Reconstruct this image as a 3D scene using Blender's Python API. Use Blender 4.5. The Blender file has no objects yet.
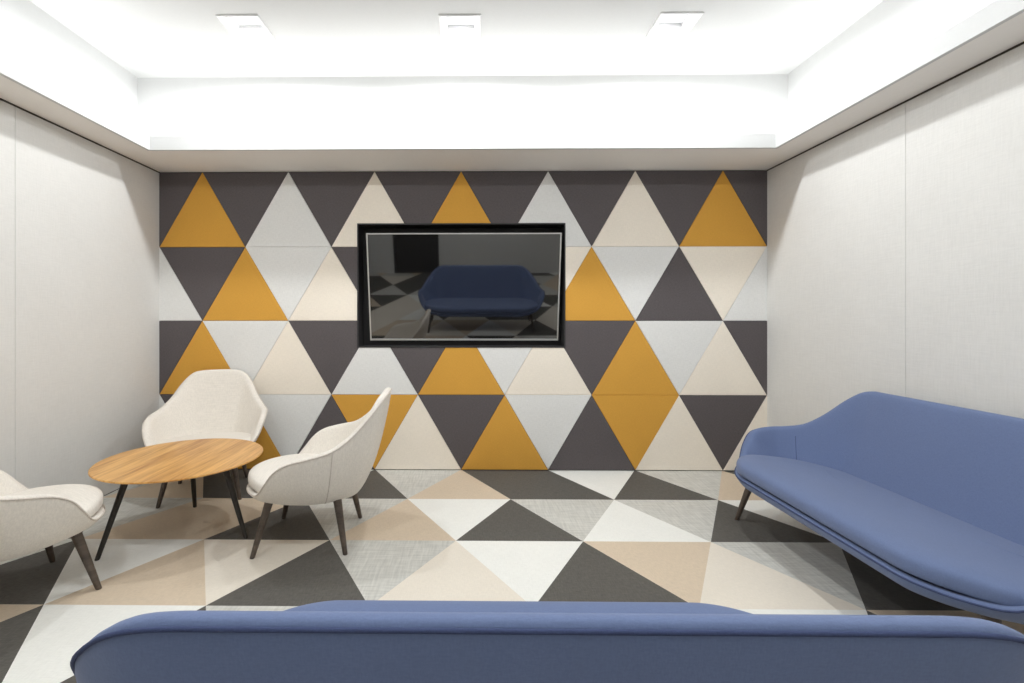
import bpy, bmesh, math, random
from mathutils import Vector, Matrix

random.seed(4)
C = bpy.context.scene.collection
SC = bpy.context.scene

# ------------------------------------------------------------------ camera
cam_d = bpy.data.cameras.new('camera')
cam = bpy.data.objects.new('camera', cam_d)
C.objects.link(cam)
cam.location = (2.515, -3.813, 1.2205)
cam.rotation_euler = (math.pi / 2, 0, 0.0109)
cam_d.sensor_fit = 'HORIZONTAL'
cam_d.sensor_width = 36.0
cam_d.lens = 478.08 / 1024 * 36.0
cam_d.shift_x = (512 - 467.2) / 1024
cam_d.shift_y = (317.47 - 341.5) / 1024
cam_d.clip_start = 0.02
SC.camera = cam

# ------------------------------------------------------------------ world and exposure
W = bpy.data.worlds.new('world')
SC.world = W
W.use_nodes = True
W.node_tree.nodes['Background'].inputs[0].default_value = (1, 1, 1, 1)
W.node_tree.nodes['Background'].inputs[1].default_value = 0.0
SC.view_settings.view_transform = 'Standard'
SC.view_settings.look = 'None'
SC.view_settings.gamma = 1
SC.view_settings.use_curve_mapping = False
SC.view_settings.exposure = -0.15

# room dimensions (metres)
RX = 4.85          # width
RY = -5.6          # wall behind the camera
ZS = 2.39          # underside of the soffit
ZC = 3.02          # raised ceiling
LIPX0, LIPX1, LIPY0, LIPY1 = 0.26, 4.604, -0.50, RY + 0.5
TRAY = -0.25       # back upstand of the raised ceiling

COVE_W = 3.2          # watts per metre of cove light
DOWN_W = 52.0         # watts per downlight
LIGHT_COL = (0.955, 0.985, 1.0)


def cove_light(name, loc, length, along_x):
    d = bpy.data.lights.new(name, 'AREA')
    d.shape = 'RECTANGLE'
    d.size = length
    d.size_y = 0.05
    d.energy = COVE_W * length
    d.color = LIGHT_COL
    o = bpy.data.objects.new(name, d)
    C.objects.link(o)
    o.location = loc
    o.rotation_euler = (math.pi, 0, 0 if along_x else math.pi / 2)   # shines upwards
    return o


cove_light('cove_light_back', ((LIPX0 + LIPX1) / 2, LIPY0 + 0.1, 2.445), LIPX1 - LIPX0, True)
cove_light('cove_light_front', ((LIPX0 + LIPX1) / 2, LIPY1 - 0.1, 2.445), LIPX1 - LIPX0, True)
cove_light('cove_light_left', (LIPX0 - 0.1, (LIPY0 + LIPY1) / 2, 2.445), LIPY0 - LIPY1, False)
cove_light('cove_light_right', (LIPX1 + 0.1, (LIPY0 + LIPY1) / 2, 2.445), LIPY0 - LIPY1, False)


# ------------------------------------------------------------------ helpers
def srgb(r, g, b):
    def f(c):
        c /= 255.0
        return c / 12.92 if c <= 0.04045 else ((c + 0.055) / 1.055) ** 2.4
    return (f(r), f(g), f(b), 1.0)


class N:
    """small node-tree writer"""
    def __init__(self, name):
        self.m = bpy.data.materials.new(name)
        self.m.use_nodes = True
        self.t = self.m.node_tree
        self.b = self.t.nodes['Principled BSDF']

    def add(self, kind, **kw):
        n = self.t.nodes.new(kind)
        for k, v in kw.items():
            if k in n.inputs:
                n.inputs[k].default_value = v
            else:
                setattr(n, k, v)
        return n

    def link(self, a, b):
        self.t.links.new(a, b)

    def coords(self, scale=(1, 1, 1), rot=(0, 0, 0)):
        tc = self.add('ShaderNodeTexCoord')
        mp = self.add('ShaderNodeMapping')
        mp.inputs['Scale'].default_value = scale
        mp.inputs['Rotation'].default_value = rot
        self.link(tc.outputs['Object'], mp.inputs['Vector'])
        return mp.outputs['Vector']

    def noise(self, vec, scale, detail=3.0, rough=0.6):
        n = self.add('ShaderNodeTexNoise', Scale=scale, Detail=detail, Roughness=rough)
        self.link(vec, n.inputs['Vector'])
        return n.outputs['Fac']

    def mix(self, fac, a, b, mode='MIX'):
        n = self.add('ShaderNodeMix', data_type='RGBA', blend_type=mode)
        if isinstance(fac, float):
            n.inputs[0].default_value = fac
        else:
            self.link(fac, n.inputs[0])
        for v, i in ((a, 6), (b, 7)):
            if isinstance(v, tuple):
                n.inputs[i].default_value = v
            else:
                self.link(v, n.inputs[i])
        return n.outputs[2]

    def ramp(self, fac, lo, hi):
        n = self.add('ShaderNodeMapRange')
        n.inputs['From Min'].default_value = lo
        n.inputs['From Max'].default_value = hi
        self.link(fac, n.inputs['Value'])
        return n.outputs['Result']

    def math(self, op, a, b):
        n = self.add('ShaderNodeMath', operation=op)
        for v, i in ((a, 0), (b, 1)):
            if isinstance(v, (int, float)):
                n.inputs[i].default_value = v
            else:
                self.link(v, n.inputs[i])
        return n.outputs[0]

    def bump(self, height, strength=0.2, dist=0.002):
        n = self.add('ShaderNodeBump', Strength=strength, Distance=dist)
        self.link(height, n.inputs['Height'])
        self.link(n.outputs['Normal'], self.b.inputs['Normal'])


def scale_col(c, k):
    return (min(c[0] * k, 1), min(c[1] * k, 1), min(c[2] * k, 1), 1.0)


def mat_plain(name, col, rough=0.5, metal=0.0, spec=0.5, grain=0.06, gscale=60):
    n = N(name)
    v = n.coords()
    f = n.ramp(n.noise(v, gscale, 4), 0.3, 0.7)
    n.link(n.mix(f, scale_col(col, 1 - grain), scale_col(col, 1 + grain)), n.b.inputs['Base Color'])
    n.b.inputs['Roughness'].default_value = rough
    n.b.inputs['Metallic'].default_value = metal
    n.b.inputs['Specular IOR Level'].default_value = spec
    return n.m


def mat_weave(name, col, contrast=0.12, fine=220, stretch=14.0, rough=0.9, bump=0.25, sheen=0.0, axes='xyz', rot=(0, 0, 0), blotch=0.03):
    """two crossing sets of stretched threads"""
    n = N(name)
    def vec(k):
        s = [1.0, 1.0, 1.0]
        for ax in k:
            s['xyz'.index(ax)] = 1.0 / stretch
        return n.coords(tuple(s), rot)
    a = n.noise(vec(axes[0]), fine, 2)
    b = n.noise(vec(axes[1]), fine, 2)
    f = n.ramp(n.math('ADD', n.math('MULTIPLY', a, 0.5), n.math('MULTIPLY', b, 0.5)), 0.36, 0.64)
    g = n.ramp(n.noise(n.coords(), 3.0, 2), 0.3, 0.7)
    c1 = n.mix(f, scale_col(col, 1 - contrast), scale_col(col, 1 + contrast))
    c2 = n.mix(g, scale_col((1, 1, 1, 1), 1 - blotch), (1.0, 1.0, 1.0, 1.0))
    n.link(n.mix(1.0, c1, c2, 'MULTIPLY'), n.b.inputs['Base Color'])
    n.b.inputs['Roughness'].default_value = rough
    n.b.inputs['Specular IOR Level'].default_value = 0.25
    if sheen:
        n.b.inputs['Sheen Weight'].default_value = sheen
        n.b.inputs['Sheen Roughness'].default_value = 0.5
    if bump:
        n.bump(f, bump, 0.0015)
    return n.m


def mat_wood(name, c1, c2, axis_rot=0.0, rough=0.35, fine=55.0):
    n = N(name)
    v = n.coords((1.0, 0.06, 1.0), (0, 0, axis_rot))
    a = n.noise(v, fine, 5, 0.65)
    b = n.noise(n.coords((1.0, 0.10, 1.0), (0, 0, axis_rot)), 9.0, 2)
    f = n.ramp(n.math('ADD', n.math('MULTIPLY', a, 0.5), n.math('MULTIPLY', b, 0.5)), 0.38, 0.60)
    n.link(n.mix(f, c2, c1), n.b.inputs['Base Color'])
    n.b.inputs['Roughness'].default_value = rough
    n.bump(a, 0.08, 0.001)
    return n.m


def mat_emit(name, col, strength):
    n = N(name)
    n.b.inputs['Base Color'].default_value = (0.8, 0.8, 0.8, 1)
    n.b.inputs['Emission Color'].default_value = col
    n.b.inputs['Emission Strength'].default_value = strength
    return n.m


M = {}
M['paint'] = mat_plain('white_ceiling_paint', srgb(212, 212, 211), 0.8, grain=0.01)
M['soffit'] = mat_plain('soffit_paint', srgb(247, 243, 238), 0.8, grain=0.01)
M['gap'] = mat_plain('dark_gap', srgb(92, 83, 75), 0.9)
M['wall_fabric'] = mat_weave('wall_fabric', srgb(223, 221, 217), 0.03, 150, 10, bump=0.2, axes='zy')
M['wall_front'] = mat_plain('front_wall_paint', srgb(215, 214, 212), 0.7, grain=0.02)
M['w_dark'] = mat_weave('wall_panel_charcoal', srgb(97, 91, 92), 0.16, 260, 4, axes='zx', bump=0.3)
M['w_gold'] = mat_weave('wall_panel_ochre', srgb(220, 164, 72), 0.05, 260, 4, axes='zx', bump=0.2)
M['w_grey'] = mat_weave('wall_panel_pale_grey', srgb(236, 235, 232), 0.05, 200, 6, axes='zx', bump=0.2)
M['w_cream'] = mat_weave('wall_panel_cream', srgb(250, 240, 225), 0.04, 200, 6, axes='zx', bump=0.2)
M['f_dark'] = mat_weave('floor_charcoal', srgb(97, 94, 89), 0.18, 170, 6, axes='xy', rough=0.75, bump=0.3)
M['f_white'] = mat_weave('floor_white', srgb(244, 243, 237), 0.04, 170, 6, axes='xy', rough=0.75)
M['f_grey'] = mat_weave('floor_grey', srgb(207, 205, 198), 0.14, 80, 12, axes='xy', rough=0.75, rot=(0, 0, 0.08))
M['f_tan'] = mat_weave('floor_tan', srgb(217, 199, 176), 0.07, 200, 6, axes='xy', rough=0.75)
M['f_cream'] = mat_weave('floor_cream', srgb(235, 226, 212), 0.04, 200, 6, axes='xy', rough=0.75)
M['chair'] = mat_weave('chair_fabric', srgb(235, 228, 218), 0.06, 150, 12, axes='xz', bump=0.35, sheen=0.1)
M['chair_pipe'] = mat_weave('chair_piping', srgb(214, 204, 194), 0.08, 150, 8, axes='xz')
M['sofa'] = mat_weave('sofa_fabric', srgb(106, 121, 157), 0.06, 300, 3, axes='xz', bump=0.12, sheen=0.15)
M['sofa_pipe'] = mat_weave('sofa_piping', srgb(66, 76, 110), 0.08, 300, 3, axes='xz')
M['leg'] = mat_wood('smoked_oak', srgb(96, 84, 74), srgb(66, 57, 50), rough=0.4)
M['table_leg'] = mat_wood('black_stained_oak', srgb(50, 46, 42), srgb(34, 31, 28), rough=0.4)
M['oak'] = mat_wood('oak_veneer', srgb(230, 178, 104), srgb(178, 120, 58), 0.0, 0.33)
M['oak_edge'] = mat_plain('oak_edge', srgb(196, 136, 76), 0.4)
M['niche'] = mat_plain('niche_black', srgb(42, 41, 42), 0.6)
M['silver'] = mat_plain('silver_bezel', srgb(214, 212, 208), 0.35, 0.6, grain=0.02)
M['tv_body'] = mat_plain('tv_black_plastic', srgb(24, 24, 25), 0.5)
M['fix'] = mat_plain('fixture_white', srgb(238, 238, 238), 0.5, grain=0.01)
M['fix_in'] = mat_plain('fixture_baffle', srgb(226, 226, 226), 0.6, grain=0.01)
M['lens'] = mat_emit('downlight_lens', LIGHT_COL + (1.0,), 0.55)
M['door'] = mat_plain('dark_door', srgb(52, 50, 50), 0.5)
M['steel'] = mat_plain('brushed_steel', srgb(180, 180, 180), 0.3, 1.0)
scr = N('screen_glass')
scr.b.inputs['Base Color'].default_value = srgb(14, 14, 15)
scr.b.inputs['Roughness'].default_value = 0.03
scr.b.inputs['IOR'].default_value = 2.3
M['screen'] = scr.m


def finish(bm, name, mats, parent=None, smooth=False, subsurf=0, angle=None):
    me = bpy.data.meshes.new(name)
    bmesh.ops.recalc_face_normals(bm, faces=bm.faces)
    bm.to_mesh(me)
    bm.free()
    for m in (mats if isinstance(mats, (list, tuple)) else [mats]):
        me.materials.append(m)
    if smooth:
        for p in me.polygons:
            p.use_smooth = True
    o = bpy.data.objects.new(name, me)
    C.objects.link(o)
    if angle is not None:
        me.set_sharp_from_angle(angle=angle)
    if subsurf:
        s = o.modifiers.new('subdivision', 'SUBSURF')
        s.levels = s.render_levels = subsurf
    if parent:
        o.parent = parent
    return o


def struct(o):
    o['kind'] = 'structure'
    return o


def thing(name, label, cat, loc, rotz=0.0, group=None):
    o = bpy.data.objects.new(name, None)
    C.objects.link(o)
    o.empty_display_size = 0.1
    o.location = loc
    o.rotation_euler = (0, 0, rotz)
    o['label'] = label
    o['category'] = cat
    if group:
        o['group'] = group
    return o


def copy_thing(src, loc, rotz, label):
    r = src.copy()
    C.objects.link(r)
    r.location = loc
    r.rotation_euler = (0, 0, rotz)
    r['label'] = label
    for ch in list(src.children):
        c = ch.copy()
        C.objects.link(c)
        c.parent = r
        for g in list(ch.children):
            d = g.copy()
            C.objects.link(d)
            d.parent = c
    return r


def box(bm, x0, x1, y0, y1, z0, z1, mi=0):
    v = [bm.verts.new(p) for p in ((x0, y0, z0), (x1, y0, z0), (x1, y1, z0), (x0, y1, z0),
                                   (x0, y0, z1), (x1, y0, z1), (x1, y1, z1), (x0, y1, z1))]
    for f in ((0, 3, 2, 1), (4, 5, 6, 7), (0, 1, 5, 4), (1, 2, 6, 5), (2, 3, 7, 6), (3, 0, 4, 7)):
        bm.faces.new([v[i] for i in f]).material_index = mi


def quad(bm, pts, mi=0):
    f = bm.faces.new([bm.verts.new(p) for p in pts])
    f.material_index = mi
    return f


def bevel_box(bm, x0, x1, y0, y1, z0, z1, r, mi=0, seg=2):
    t = bmesh.new()
    box(t, x0, x1, y0, y1, z0, z1, mi)
    bmesh.ops.recalc_face_normals(t, faces=t.faces)
    bmesh.ops.bevel(t, geom=t.edges[:], offset=r, segments=seg, affect='EDGES', profile=0.5)
    for f in t.faces:
        f.material_index = mi
    me = bpy.data.meshes.new('tmp')
    t.to_mesh(me)
    t.free()
    bm.from_mesh(me)
    bpy.data.meshes.remove(me)


# ------------------------------------------------------------------ setting: triangles of the wall and the floor
S = RX / 7.0
H = 0.6


def clip(poly, axis, val, keep_less):
    out = []
    n = len(poly)
    for i in range(n):
        a, b = poly[i], poly[(i + 1) % n]
        da = (val - a[axis]) if keep_less else (a[axis] - val)
        db = (val - b[axis]) if keep_less else (b[axis] - val)
        if da >= 0:
            out.append(a)
        if da * db < 0:
            t = da / (da - db)
            out.append(tuple(a[k] + (b[k] - a[k]) * t for k in range(3)))
    return out


NX0, NX1, NZ0, NZ1 = 1.594, 3.255, 0.980, 1.972      # television niche in the back wall


def wall_pieces(poly):
    """parts of a polygon outside the niche and inside the wall"""
    poly = clip(clip(poly, 0, 0.0, False), 0, RX, True)
    if len(poly) < 3:
        return
    mid = clip(clip(poly, 0, NX0, False), 0, NX1, True)
    for p in (clip(poly, 0, NX0, True), clip(poly, 0, NX1, False),
              clip(mid, 2, NZ0, True), clip(mid, 2, NZ1, False)):
        if len(p) >= 3:
            yield p


def shrink(tri, d):
    a, b, c = [Vector(p) for p in tri]
    la, lb, lc = (b - c).length, (c - a).length, (a - b).length
    ctr = (a * la + b * lb + c * lc) / (la + lb + lc)
    area = (b - a).cross(c - a).length / 2
    r = 2 * area / (la + lb + lc)
    k = 1 - d / r
    return [ctr + (p - ctr) * k for p in (a, b, c)]


def poly_face(bm, pts, mi):
    vs = []
    for p in pts:
        if not vs or (Vector(p) - vs[-1]).length > 1e-5:
            vs.append(Vector(p))
    if len(vs) > 2 and (vs[0] - vs[-1]).length < 1e-5:
        vs.pop()
    if len(vs) >= 3:
        bm.faces.new([bm.verts.new(v) for v in vs]).material_index = mi


# colours of the rows, top row first: kinds in order from the left, starting with the triangle pointing
# away from the half step: D dark, O ochre, G grey, C cream
WZ = [2.388, 1.785, 1.194, 0.603, 0.006]
# each row: (first vertex phase of the upper edge, upright triangles by apex, inverted triangles by apex)
ROW_HALF_UP = [{0.5: 'O', 1.5: 'G', 2.5: 'C', 3.5: 'O', 4.5: 'G', 5.5: 'C', 6.5: 'O'},
               {0: 'D', 1: 'D', 2: 'D', 3: 'D', 4: 'D', 5: 'D', 6: 'D', 7: 'D'}]
ROWS = [
    (ROW_HALF_UP[0], ROW_HALF_UP[1]),
    ({0: 'G', 1: 'O', 2: 'C', 3: 'G', 4: 'O', 5: 'O', 6: 'D', 7: 'G'},
     {0.5: 'D', 1.5: 'G', 2.5: 'D', 3.5: 'D', 4.5: 'C', 5.5: 'G', 6.5: 'C'}),
    ({0.5: 'O', 1.5: 'C', 2.5: 'G', 3.5: 'O', 4.5: 'C', 5.5: 'O', 6.5: 'C'},
     {0: 'D', 1: 'G', 2: 'D', 3: 'D', 4: 'G', 5: 'D', 6: 'G', 7: 'D'}),
    ({0: 'G', 1: 'O', 2: 'D', 3: 'C', 4: 'O', 5: 'D', 6: 'C', 7: 'C'},
     {0.5: 'D', 1.5: 'G', 2.5: 'O', 3.5: 'D', 4.5: 'G', 5.5: 'O', 6.5: 'D'}),
]
WM = {'D': 0, 'O': 1, 'G': 2, 'C': 3}
bm = bmesh.new()
for k, (up, down) in enumerate(ROWS):
    zt, zb = WZ[k], WZ[k + 1]
    tris = [([(a * S, 0, zt), ((a + .5) * S, 0, zb), ((a - .5) * S, 0, zb)], c) for a, c in up.items()]
    tris += [([(a * S, 0, zb), ((a - .5) * S, 0, zt), ((a + .5) * S, 0, zt)], c) for a, c in down.items()]
    for tri, c in tris:
        base = shrink(tri, 0.0008)
        lo = [Vector((p.x, 0.003, p.z)) for p in base]
        hi = [Vector((p.x, 0.0, p.z)) for p in shrink(tri, 0.0036)]
        bk = [Vector((p.x, 0.014, p.z)) for p in base]
        for pc in wall_pieces([tuple(p) for p in hi]):
            poly_face(bm, pc, WM[c])
        for i in range(3):
            j = (i + 1) % 3
            for q in ([lo[i], lo[j], hi[j], hi[i]], [bk[i], bk[j], lo[j], lo[i]]):
                for pc in wall_pieces([tuple(p) for p in q]):
                    poly_face(bm, pc, WM[c])
for q in ([(0, .015, 0), (RX, .015, 0), (RX, .015, ZS), (0, .015, ZS)],):
    for pc in wall_pieces(q):
        poly_face(bm, pc, 4)
# solid wall behind, leaving the niche open
for (x0, x1, z0, z1) in ((-0.2, NX0, -0.05, 3.2), (NX1, RX + 0.2, -0.05, 3.2), (NX0, NX1, -0.05, NZ0), (NX0, NX1, NZ1, 3.2)):
    box(bm, x0, x1, 0.02, 0.22, z0, z1, 4)
struct(finish(bm, 'wall_back', [M['w_dark'], M['w_gold'], M['w_grey'], M['w_cream'], M['gap']]))

# niche lining with its thin lip
bm = bmesh.new()
ND = 0.17
t = 0.010
for (x0, x1, z0, z1) in ((NX0, NX0 + t, NZ0, NZ1), (NX1 - t, NX1, NZ0, NZ1), (NX0 + t, NX1 - t, NZ0, NZ0 + t), (NX0 + t, NX1 - t, NZ1 - t, NZ1)):
    box(bm, x0, x1, -0.004, ND, z0, z1)
box(bm, NX0, NX1, ND, ND + 0.02, NZ0, NZ1)
struct(finish(bm, 'trim_1', M['niche']))

# floor
FM = {'D': 0, 'W': 1, 'G': 2, 'T': 3, 'C': 4}
FROWS = [
    ({0.5: 'T', 1.5: 'D', 2.5: 'D', 3.5: 'T', 4.5: 'D', 5.5: 'D', 6.5: 'T'},
     {0: 'G', 1: 'D', 2: 'W', 3: 'G', 4: 'D', 5: 'W', 6: 'G', 7: 'D'}),
    ({0: 'D', 1: 'T', 2: 'D', 3: 'T', 4: 'D', 5: 'W', 6: 'D', 7: 'T'},
     {0.5: 'G', 1.5: 'T', 2.5: 'G', 3.5: 'W', 4.5: 'G', 5.5: 'G', 6.5: 'W'}),
    ({0.5: 'D', 1.5: 'T', 2.5: 'D', 3.5: 'C', 4.5: 'D', 5.5: 'C', 6.5: 'D'},
     {0: 'G', 1: 'W', 2: 'C', 3: 'G', 4: 'W', 5: 'T', 6: 'G', 7: 'W'}),
    ({0: 'W', 1: 'D', 2: 'D', 3: 'T', 4: 'D', 5: 'G', 6: 'D', 7: 'G'},
     {0.5: 'T', 1.5: 'W', 2.5: 'G', 3.5: 'W', 4.5: 'C', 5.5: 'W', 6.5: 'T'}),
]
nrow = int(math.ceil(-RY / H))
rr = random.Random(11)
while len(FROWS) < nrow:
    half = len(FROWS) % 2 == 0
    ups = [i + .5 for i in range(7)] if half else list(range(8))
    dns = list(range(8)) if half else [i + .5 for i in range(7)]
    FROWS.append(({a: rr.choice('DWGTCD') for a in ups}, {a: rr.choice('DWGTC') for a in dns}))
bm = bmesh.new()
for k in range(nrow):
    up, down = FROWS[k]
    yt, yb = 0.02 if k == 0 else -k * H, -(k + 1) * H
    for d, sgn in ((up, 1), (down, -1)):
        for a, c in d.items():
            ya, yo = (yt, yb) if sgn > 0 else (yb, yt)
            poly = [(a * S, ya, 0), ((a - .5) * S, yo, 0), ((a + .5) * S, yo, 0)]
            poly = clip(clip(clip(poly, 0, 0.0, False), 0, RX, True), 1, RY, False)
            if len(poly) >= 3:
                poly_face(bm, poly, FM[c])
box(bm, -0.2, RX + 0.2, RY - 0.2, 0.2, -0.15, -0.004, 5)
struct(finish(bm, 'floor', [M['f_dark'], M['f_white'], M['f_grey'], M['f_tan'], M['f_cream'], M['gap']]))

# side walls: fabric panels with hairline joints, dark reveal under the soffit
for name, x, sg in (('wall_left', 0.0, -1), ('wall_right', RX, 1)):
    bm = bmesh.new()
    y = 0.019
    edges = [0.019, -1.21, -2.42, -3.63, -4.84, RY]
    for a, b in zip(edges, edges[1:]):
        x0, x1 = sorted((x, x + sg * 0.014))
        bevel_box(bm, x0, x1, b + 0.0008, a - 0.0008, 0.004, ZS - 0.010, 0.0015, 0, 1)
    x0, x1 = sorted((x + sg * 0.016, x + sg * 0.2))
    box(bm, x0, x1, RY - 0.2, 0.02, -0.05, 3.2, 1)
    struct(finish(bm, name, [M['wall_fabric'], M['gap']]))

# wall behind the camera with a dark door
bm = bmesh.new()
DX0, DX1, DH = 0.95, 1.85, 2.1
for (x0, x1, z0, z1) in ((0, DX0, 0, ZS + .1), (DX1, RX, 0, ZS + .1), (DX0, DX1, DH, ZS + .1)):
    box(bm, x0, x1, RY - 0.15, RY, z0, z1)
struct(finish(bm, 'wall_front', M['wall_front']))
bm = bmesh.new()
box(bm, DX0 + 0.04, DX1 - 0.04, RY - 0.10, RY - 0.05, 0.005, DH - 0.04)
for (x0, x1, z0, z1) in ((DX0, DX0 + 0.04, 0, DH), (DX1 - 0.04, DX1, 0, DH), (DX0 + 0.04, DX1 - 0.04, DH - 0.04, DH)):
    box(bm, x0, x1, RY - 0.12, RY + 0.01, z0, z1)
door = struct(finish(bm, 'door_1', M['door']))

# raised ceiling with square openings for the downlights
DL = [(1.115, -0.862), (2.440, -0.850), (3.752, -0.857)]
R0 = 0.113
bm = bmesh.new()
xs = sorted([-0.1, RX + 0.1] + [x + s * R0 for x, y in DL for s in (-1, 1)])
ROWS_Y = [-0.855, -3.20]
yb = sorted([0.1, RY - 0.1] + [y + s * R0 for y in ROWS_Y for s in (-1, 1)], reverse=True)
for i in range(len(yb) - 1):
    for j in range(len(xs) - 1):
        if i % 2 == 1 and j % 2 == 1:
            continue
        box(bm, xs[j], xs[j + 1], yb[i + 1], yb[i], ZC, ZC + 0.06)
box(bm, -0.1, RX + 0.1, RY - 0.1, 0.1, ZC + 0.2, ZC + 0.24)
# upstand walls of the raised part
box(bm, 0.0, RX, TRAY, TRAY + 0.1, ZS + 0.035, ZC)
box(bm, 0.0, RX, RY, RY + 0.25, ZS + 0.035, ZC)
box(bm, -0.1, 0.0, RY, TRAY, ZS + 0.035, ZC)
box(bm, RX, RX + 0.1, RY, TRAY, ZS + 0.035, ZC)
struct(finish(bm, 'ceiling', M['paint']))
# soffit ring with lip
bm = bmesh.new()
L0 = 0.022
for (x0, x1, y0, y1) in ((0, LIPX0 - L0, RY, 0.012), (LIPX1 + L0, RX, RY, 0.012), (LIPX0 - L0, LIPX1 + L0, LIPY0 + L0, 0.012), (LIPX0 - L0, LIPX1 + L0, RY, LIPY1 - L0)):
    box(bm, x0, x1, y0, y1, ZS, ZS + 0.035, 0)
for (x0, x1, y0, y1) in ((LIPX0 - L0, LIPX0, LIPY1 - L0, LIPY0 + L0), (LIPX1, LIPX1 + L0, LIPY1 - L0, LIPY0 + L0),
                         (LIPX0, LIPX1, LIPY0, LIPY0 + L0), (LIPX0, LIPX1, LIPY1 - L0, LIPY1)):
    box(bm, x0, x1, y0, y1, ZS, ZS + 0.098, 1)
struct(finish(bm, 'trim_2', [M['soffit'], M['paint']]))


# ------------------------------------------------------------------ downlights
def ring(bm, specs, ox=0.0, oy=0.0, oz=0.0, mi=0):
    rings = []
    for h, z in specs:
        rings.append([bm.verts.new((ox + sx * h, oy + sy * h, oz + z)) for sx, sy in ((-1, -1), (1, -1), (1, 1), (-1, 1))])
    for a, b in zip(rings, rings[1:]):
        for i in range(4):
            bm.faces.new((a[i], a[(i + 1) % 4], b[(i + 1) % 4], b[i])).material_index = mi


def downlight_bulb():
    d = bpy.data.lights.new('bulb', 'SPOT')
    d.energy = DOWN_W
    d.color = LIGHT_COL
    d.spot_size = math.radians(176)
    d.spot_blend = 0.12
    d.shadow_soft_size = 0.05
    o = bpy.data.objects.new('bulb', d)
    C.objects.link(o)
    return o


FRAME = [(0.126, -0.0005), (0.126, -0.006), (0.124, -0.008), (0.108, -0.008), (0.106, -0.006), (0.106, 0.012), (0.111, 0.012), (0.111, -0.0005)]
BAFFLE = [(0.1055, -0.004), (0.1055, 0.014), (0.098, 0.014), (0.098, 0.030), (0.091, 0.030), (0.082, 0.060), (0.112, 0.064), (0.112, 0.0125)]


def make_downlight(loc, label):
    r = thing('downlight', label, 'ceiling light', loc, 0, 'square recessed ceiling lights')
    b = bmesh.new()
    ring(b, FRAME)
    finish(b, 'trim_frame', M['fix'], r)
    b = bmesh.new()
    ring(b, BAFFLE)
    finish(b, 'baffle', M['fix_in'], r)
    b = bmesh.new()
    bevel_box(b, -0.084, 0.084, -0.084, 0.084, 0.062, 0.070, 0.002)
    finish(b, 'lens', M['lens'], r)
    o = downlight_bulb()
    o.parent = r
    o.location = (0, 0, 0.008)
    return r


d0 = make_downlight((DL[0][0], DL[0][1], ZC), 'square white ceiling light above the round wooden table and armchairs')
copy_thing(d0, (DL[1][0], DL[1][1], ZC), 0, 'square white ceiling light in the middle, straight above the television')
copy_thing(d0, (DL[2][0], DL[2][1], ZC), 0, 'square white ceiling light nearest the right wall, on the blue sofa side')


# the same fittings further back in the ceiling, over the foreground sofa and the rear of the room
bm = bmesh.new()
for yy in ROWS_Y[1:]:
    for xx, _ in DL:
        ring(bm, FRAME, xx, yy, ZC, 0)
        ring(bm, BAFFLE, xx, yy, ZC, 1)
        box(bm, xx - .084, xx + .084, yy - .084, yy + .084, ZC + .062, ZC + .070, 2)
        downlight_bulb().location = (xx, yy, ZC + 0.008)
struct(finish(bm, 'trim_3', [M['fix'], M['fix_in'], M['lens']]))


# ------------------------------------------------------------------ upholstered shells (armchairs and sofas)
def catmull(pts, sub):
    """open curve through pts"""
    out = []
    n = len(pts)
    for i in range(n - 1):
        p0 = pts[i - 1] if i > 0 else (-pts[1][0],) + tuple(pts[1][1:])
        p1, p2 = pts[i], pts[i + 1]
        p3 = pts[i + 2] if i + 2 < n else (-pts[n - 2][0],) + tuple(pts[n - 2][1:])
        for k in range(sub):
            t_ = k / sub
            out.append(tuple(0.5 * (2 * b + (c - a) * t_ + (2 * a - 5 * b + 4 * c - d) * t_ ** 2 + (3 * b - a - 3 * c + d) * t_ ** 3)
                             for a, b, c, d in zip(p0, p1, p2, p3)))
    out.append(tuple(pts[-1]))
    return out


def closed_loop(half, sub, e):
    """half runs from the back centre to the front centre on the +x side; e stretches it sideways.
    Returns [(x, y, z, x_unstretched)]"""
    h = catmull(half, sub)
    run = 6 if e > 0 else 0
    right = [(p[0] + e, p[1], p[2], p[0]) for p in h]
    left = [(-p[0] - e, p[1], p[2], -p[0]) for p in reversed(h)]
    front = [(e - 2 * e * (i + 1) / (run + 1), h[-1][1], h[-1][2], 0.0) for i in range(run)]
    back = [(-e + 2 * e * (i + 1) / (run + 1), h[0][1], h[0][2], 0.0) for i in range(run)]
    if e > 0:
        return right + front + left + back
    return right + left[1:-1]


def plan_normals(loop):
    n = len(loop)
    out = []
    for i in range(n):
        a, b = loop[i - 1], loop[(i + 1) % n]
        tx, ty = b[0] - a[0], b[1] - a[1]
        l = math.hypot(tx, ty) or 1
        out.append((-ty / l, tx / l))          # outward for this winding (checked below)
    i = max(range(n), key=lambda k: loop[k][0])
    if out[i][0] < 0:
        out = [(-a, -b) for a, b in out]
    return out


RIM = [(0, .408, .802), (.11, .405, .799), (.188, .388, .780), (.247, .338, .714), (.298, .255, .622), (.348, .165, .560), (.383, .060, .534),
       (.384, -.045, .508), (.371, -.115, .466), (.342, -.170, .398), (.285, -.226, .332), (.200, -.294, .312), (.100, -.345, .308), (0, -.364, .308)]
RIM_SOFA = [(0, .408, .797), (.05, .404, .795), (.115, .385, .774), (.185, .340, .714), (.255, .275, .625), (.318, .200, .556), (.368, .115, .530), (.393, .035, .522),
            (.392, -.050, .511), (.377, -.115, .486), (.347, -.172, .412), (.285, -.226, .336), (.200, -.294, .317), (.100, -.345, .312), (0, -.364, .312)]
CUSH = [(0, .285), (.13, .272), (.215, .215), (.275, .130), (.303, .035), (.311, -.07), (.301, -.15), (.259, -.222), (.188, -.288), (.098, -.340), (0, -.360)]
ZB = 0.258


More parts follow.
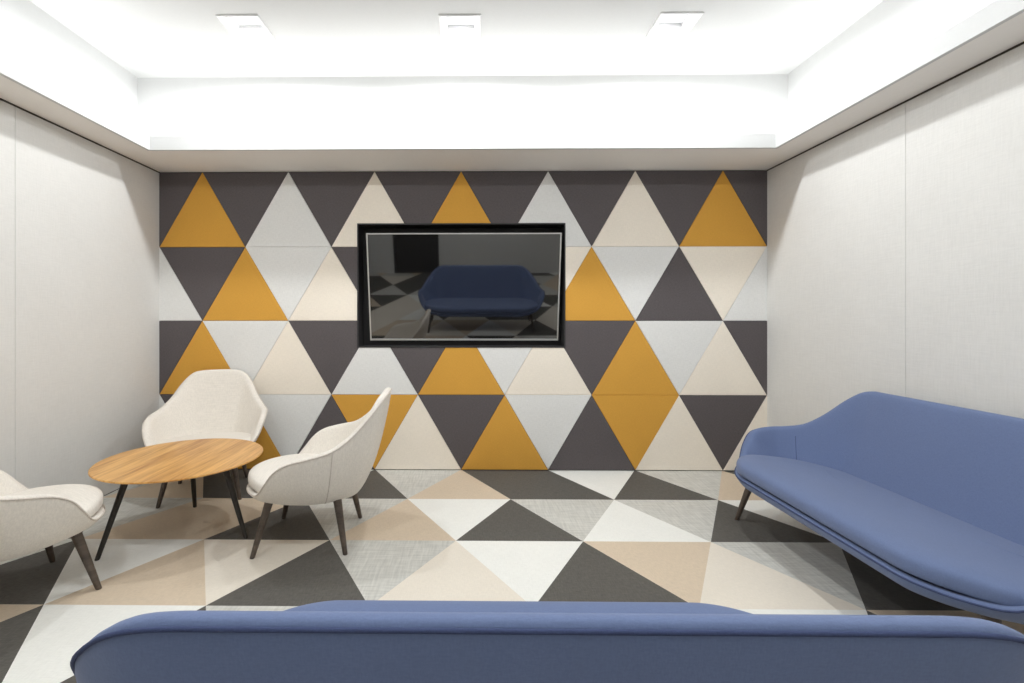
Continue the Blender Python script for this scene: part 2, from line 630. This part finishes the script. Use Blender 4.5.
def sweep(bm, pts, r, closed=False, sides=8):
    n = len(pts)
    rings = []
    for i in range(n):
        a = Vector(pts[i - 1]) if (i > 0 or closed) else Vector(pts[0])
        b = Vector(pts[(i + 1) % n]) if (i < n - 1 or closed) else Vector(pts[-1])
        d = (b - a).normalized()
        ref = Vector((0, 0, 1)) if abs(d.z) < 0.9 else Vector((0, 1, 0))
        u = d.cross(ref).normalized()
        v = u.cross(d)
        rings.append([bm.verts.new(Vector(pts[i]) + (u * math.cos(q) + v * math.sin(q)) * r) for q in [2 * math.pi * k / sides for k in range(sides)]])
    for i in range(n if closed else n - 1):
        a, b = rings[i], rings[(i + 1) % n]
        for k in range(sides):
            bm.faces.new((a[k], a[(k + 1) % sides], b[(k + 1) % sides], b[k]))
    if not closed:
        bm.faces.new(rings[0])
        bm.faces.new(list(reversed(rings[-1])))


def loft(bm, rings):
    vr = [[bm.verts.new(p) for p in ring] for ring in rings]
    n = len(vr[0])
    for a, b in zip(vr, vr[1:]):
        for i in range(n):
            bm.faces.new((a[i], a[(i + 1) % n], b[(i + 1) % n], b[i]))
    return vr


def taper_leg(bm, foot, top, r0, r1, sides=20):
    """round tapered leg with a softly rounded foot; r0 at the foot, r1 at the top"""
    f, t_ = Vector(foot), Vector(top)
    rings = []
    for s, r in ((0.0, r0 * 0.78), (0.006, r0 * 0.96), (0.02, r0), (0.25, r0 + (r1 - r0) * .25), (0.5, r0 + (r1 - r0) * .5), (0.75, r0 + (r1 - r0) * .75), (1.0, r1)):
        c = f + (t_ - f) * s
        rings.append([(c.x + r * math.cos(q), c.y + r * math.sin(q), c.z) for q in [2 * math.pi * k / sides for k in range(sides)]])
    vr = loft(bm, rings)
    bm.faces.new(vr[0])
    bm.faces.new(list(reversed(vr[-1])))


def make_lounge(name, label, cat, loc, rotz, e, fabric, pipe, group):
    root = thing(name, label, cat, loc, rotz, group)
    sub = 4
    rim = RIM_SOFA if e > 0 else RIM
    if e > 0.48:
        rim = [(x + (0.035 if 1 <= k <= 4 else 0.018 if k == 5 else 0.0), y - (0.02 if 4 <= k <= 6 else 0.0), z - (.001, .005, .009, .006)[k] if k < 4 else z) for k, (x, y, z) in enumerate(rim)]
    loop = closed_loop(rim, sub, e)
    n = len(loop)
    nr = plan_normals(loop)

    def outer(i, s):
        x, y, z, xu = loop[i]
        ex = x - xu
        by = y * (0.57 if y > 0 else 0.57 + 0.30 * min(1.0, -y / 0.3))
        b = (xu * 0.60, by, ZB)
        c = (xu * 0.86, y * (0.81 if y > 0 else 0.95), ZB + 0.010 + 0.12 * max(0.0, z - ZB - 0.06))
        w0, w1, w2 = (1 - s) ** 2, 2 * s * (1 - s), s * s
        return (b[0] * w0 + c[0] * w1 + xu * w2 + ex, b[1] * w0 + c[1] * w1 + y * w2, b[2] * w0 + c[2] * w1 + z * w2)

    TH = 0.046
    rings = []
    rings.append([(loop[i][0] * 0.5, outer(i, 0)[1] * 0.5, ZB - 0.004) for i in range(n)])
    for s in (0, .08, .18, .30, .44, .58, .72, .86, .96):
        rings.append([outer(i, s) for i in range(n)])
    rings.append([(loop[i][0] - nr[i][0] * .002, loop[i][1] - nr[i][1] * .002, loop[i][2] + 0.004) for i in range(n)])
    rings.append([(loop[i][0] - nr[i][0] * .013, loop[i][1] - nr[i][1] * .013, loop[i][2] + 0.012) for i in range(n)])
    rings.append([(loop[i][0] - nr[i][0] * (TH - .012), loop[i][1] - nr[i][1] * (TH - .012), loop[i][2] + 0.010) for i in range(n)])
    rings.append([(loop[i][0] - nr[i][0] * TH, loop[i][1] - nr[i][1] * TH, loop[i][2] - 0.004) for i in range(n)])

    def inner(i, s):
        o = outer(i, s)
        k = TH + 0.012 * math.sin(math.pi * min(1, max(0, (s - .2) / .8)))
        return (o[0] - nr[i][0] * k, o[1] - nr[i][1] * k, max(o[2], 0.298))
    for s in (.90, .78, .66, .54, .42, .30, .18):
        rings.append([inner(i, s) for i in range(n)])
    rings.append([(loop[i][0] * 0.4, inner(i, 0.1)[1] * 0.4, 0.297) for i in range(n)])
    bm = bmesh.new()
    vr = loft(bm, rings)
    bm.faces.new(vr[0])
    bm.faces.new(list(reversed(vr[-1])))
    shell = finish(bm, 'shell', fabric, root, True, 1)
    # piping along the outer edge of the rim
    bm = bmesh.new()
    sweep(bm, [(loop[i][0] - nr[i][0] * .0022, loop[i][1] - nr[i][1] * .0022, loop[i][2] + .001) for i in range(n)], 0.0036, True)
    finish(bm, 'piping', pipe, shell, True)
    # side seams
    for sgn in (1, -1):
        tgt = min(range(n), key=lambda i: abs(loop[i][3] - sgn * 0.348) + abs(loop[i][1] - .160))
        bm = bmesh.new()
        sweep(bm, [tuple(Vector(outer(tgt, s)) - Vector((nr[tgt][0], nr[tgt][1], 0)) * 0.001) for s in [0.05 * k for k in range(21)]], 0.0028)
        finish(bm, 'seam', pipe, shell, True)
        if e > 0:
            bm = bmesh.new()
            sweep(bm, [tuple(Vector(inner(tgt, s)) + Vector((nr[tgt][0], nr[tgt][1], 0)) * 0.0012) for s in [0.30 + 0.04 * k for k in range(16)]], 0.0022)
            finish(bm, 'seam', pipe, shell, True)
    # cushion
    cl = closed_loop([(x, y, 0.0) for x, y in CUSH], 4, e)
    cn = plan_normals(cl)
    rings = []
    for d, z in ((.070, .322), (.022, .3225), (.008, .326), (.001, .336), (0, .350), (0, .368), (.005, .384), (.018, .396), (.050, .405), (.105, .411), (.160, .414)):
        rings.append([(cl[i][0] - cn[i][0] * d, cl[i][1] - cn[i][1] * d, z) for i in range(len(cl))])
    # the seat slopes down and thins towards the back
    def sit(x, y, z):
        t_ = min(1.0, max(0.0, (y + 0.30) / 0.56))
        return (x * (1 - 0.03 * t_) if e == 0 else x - math.copysign(0.012 * t_, x), y - 0.015 * t_, 0.328 + (z - 0.322) * 0.93 * (1 - 0.72 * t_))
    rings = [[sit(*p) for p in r_] for r_ in rings]
    bm = bmesh.new()
    vr = loft(bm, rings)
    bm.faces.new(vr[0])
    bm.faces.new(list(reversed(vr[-1])))
    finish(bm, 'seat_cushion', fabric, root, True, 1)
    # legs
    for sx in (-1, 1):
        for fx, fy, tx, ty in ((.240, -.262, .185, -.195), (.226, .202, .175, .150)):
            bm = bmesh.new()
            taper_leg(bm, (sx * (fx + e), fy, 0.0), (sx * (tx + e), ty, ZB + 0.012), 0.0125, 0.0225)
            finish(bm, 'leg', M['leg'], root, True, angle=math.radians(50))
    return root


sofa = make_lounge('sofa', 'blue fabric sofa with dark tapered legs along the right wall', 'sofa',
                   (4.372, -1.614, 0), math.radians(-90), 0.465, M['sofa'], M['sofa_pipe'], 'blue fabric sofas')
make_lounge('sofa', 'blue fabric sofa seen from behind, its back filling the bottom edge', 'sofa',
            (2.640, -2.762, 0), math.radians(180), 0.505, M['sofa'], M['sofa_pipe'], 'blue fabric sofas')

chair = make_lounge('armchair', 'beige upholstered armchair in the corner behind the round table, facing forward', 'armchair',
                    (0.645, -0.448, 0), math.radians(18.2), 0.0, M['chair'], M['chair_pipe'], 'beige armchairs around the round table')
copy_thing(chair, (1.645, -1.146, 0), math.radians(-86.4), 'beige upholstered armchair right of the round table, seen side-on facing left')
copy_thing(chair, (0.498, -1.792, 0), math.radians(150.6), 'beige upholstered armchair cut off by the left edge, seen from behind its arm')

# ------------------------------------------------------------------ round table
tb = thing('round_table', 'low round oak table with three black splayed legs between the armchairs', 'table', (0.873, -1.122, 0))
bm = bmesh.new()
TR = 0.420
rings = []
for r, z in ((TR - .07, .410), (TR - .004, .4195), (TR, .4225), (TR, .4275), (TR - .0025, .430)):
    rings.append([(r * math.cos(q), r * math.sin(q), z) for q in [2 * math.pi * k / 128 for k in range(128)]])
vr = loft(bm, rings)
bm.faces.new(vr[0])
bm.faces.new(list(reversed(vr[-1])))
finish(bm, 'tabletop', M['oak'], tb, True, angle=math.radians(30))
bm = bmesh.new()
rings = [[(r * math.cos(q), r * math.sin(q), z) for q in [2 * math.pi * k / 64 for k in range(64)]] for r, z in ((.285, .396), (.290, .399), (.290, .4105))]
vr = loft(bm, rings)
bm.faces.new(vr[0])
bm.faces.new(list(reversed(vr[-1])))
finish(bm, 'mounting_plate', M['table_leg'], tb, True, angle=math.radians(30))
for fx, fy in ((0.627, -1.429), (1.262, -1.181), (0.729, -0.755)):
    dx, dy = fx - 0.873, fy + 1.122
    bm = bmesh.new()
    taper_leg(bm, (dx, dy, 0), (dx * .66, dy * .66, 0.404), 0.0115, 0.0185)
    finish(bm, 'leg', M['table_leg'], tb, True, angle=math.radians(50))

# ------------------------------------------------------------------ television, tilted forward in its niche
# lower edge 0.12 m inside the niche, upper edge leaning out
TILT = math.radians(10.5)
tv = thing('television', 'flat black television tilted forward in the black niche of the triangle wall', 'television', (2.446, 0.128, 1.036))
tv.rotation_euler = (TILT, 0, 0)
TW, THH = 0.770, 0.868
bm = bmesh.new()
bevel_box(bm, -TW + .004, TW - .004, -0.012, 0.030, 0.004, THH - .004, 0.004)
bevel_box(bm, -0.5, 0.5, 0.028, 0.045, 0.05, 0.55, 0.006)
finish(bm, 'housing', M['tv_body'], tv)
bm = bmesh.new()
bw = 0.010
for (x0, x1, z0, z1) in ((-TW, -TW + bw, 0, THH), (TW - bw, TW, 0, THH), (-TW + bw, TW - bw, 0, bw + .004), (-TW + bw, TW - bw, THH - bw, THH)):
    box(bm, x0, x1, -0.022, 0.006, z0, z1)
bmesh.ops.remove_doubles(bm, verts=bm.verts, dist=1e-6)
finish(bm, 'bezel', M['silver'], tv)
bm = bmesh.new()
box(bm, -TW + bw, TW - bw, -0.0165, -0.008, bw + .004, THH - bw)
finish(bm, 'screen', M['screen'], tv)
bm = bmesh.new()
box(bm, -0.25, 0.25, 0.035, 0.05, 0.12, 0.16)
for x in (-0.2, 0.2):
    # arms back to the niche wall
    box(bm, x - .02, x + .02, 0.04, 0.10, 0.12, 0.50)
finish(bm, 'wall_bracket', M['tv_body'], tv)
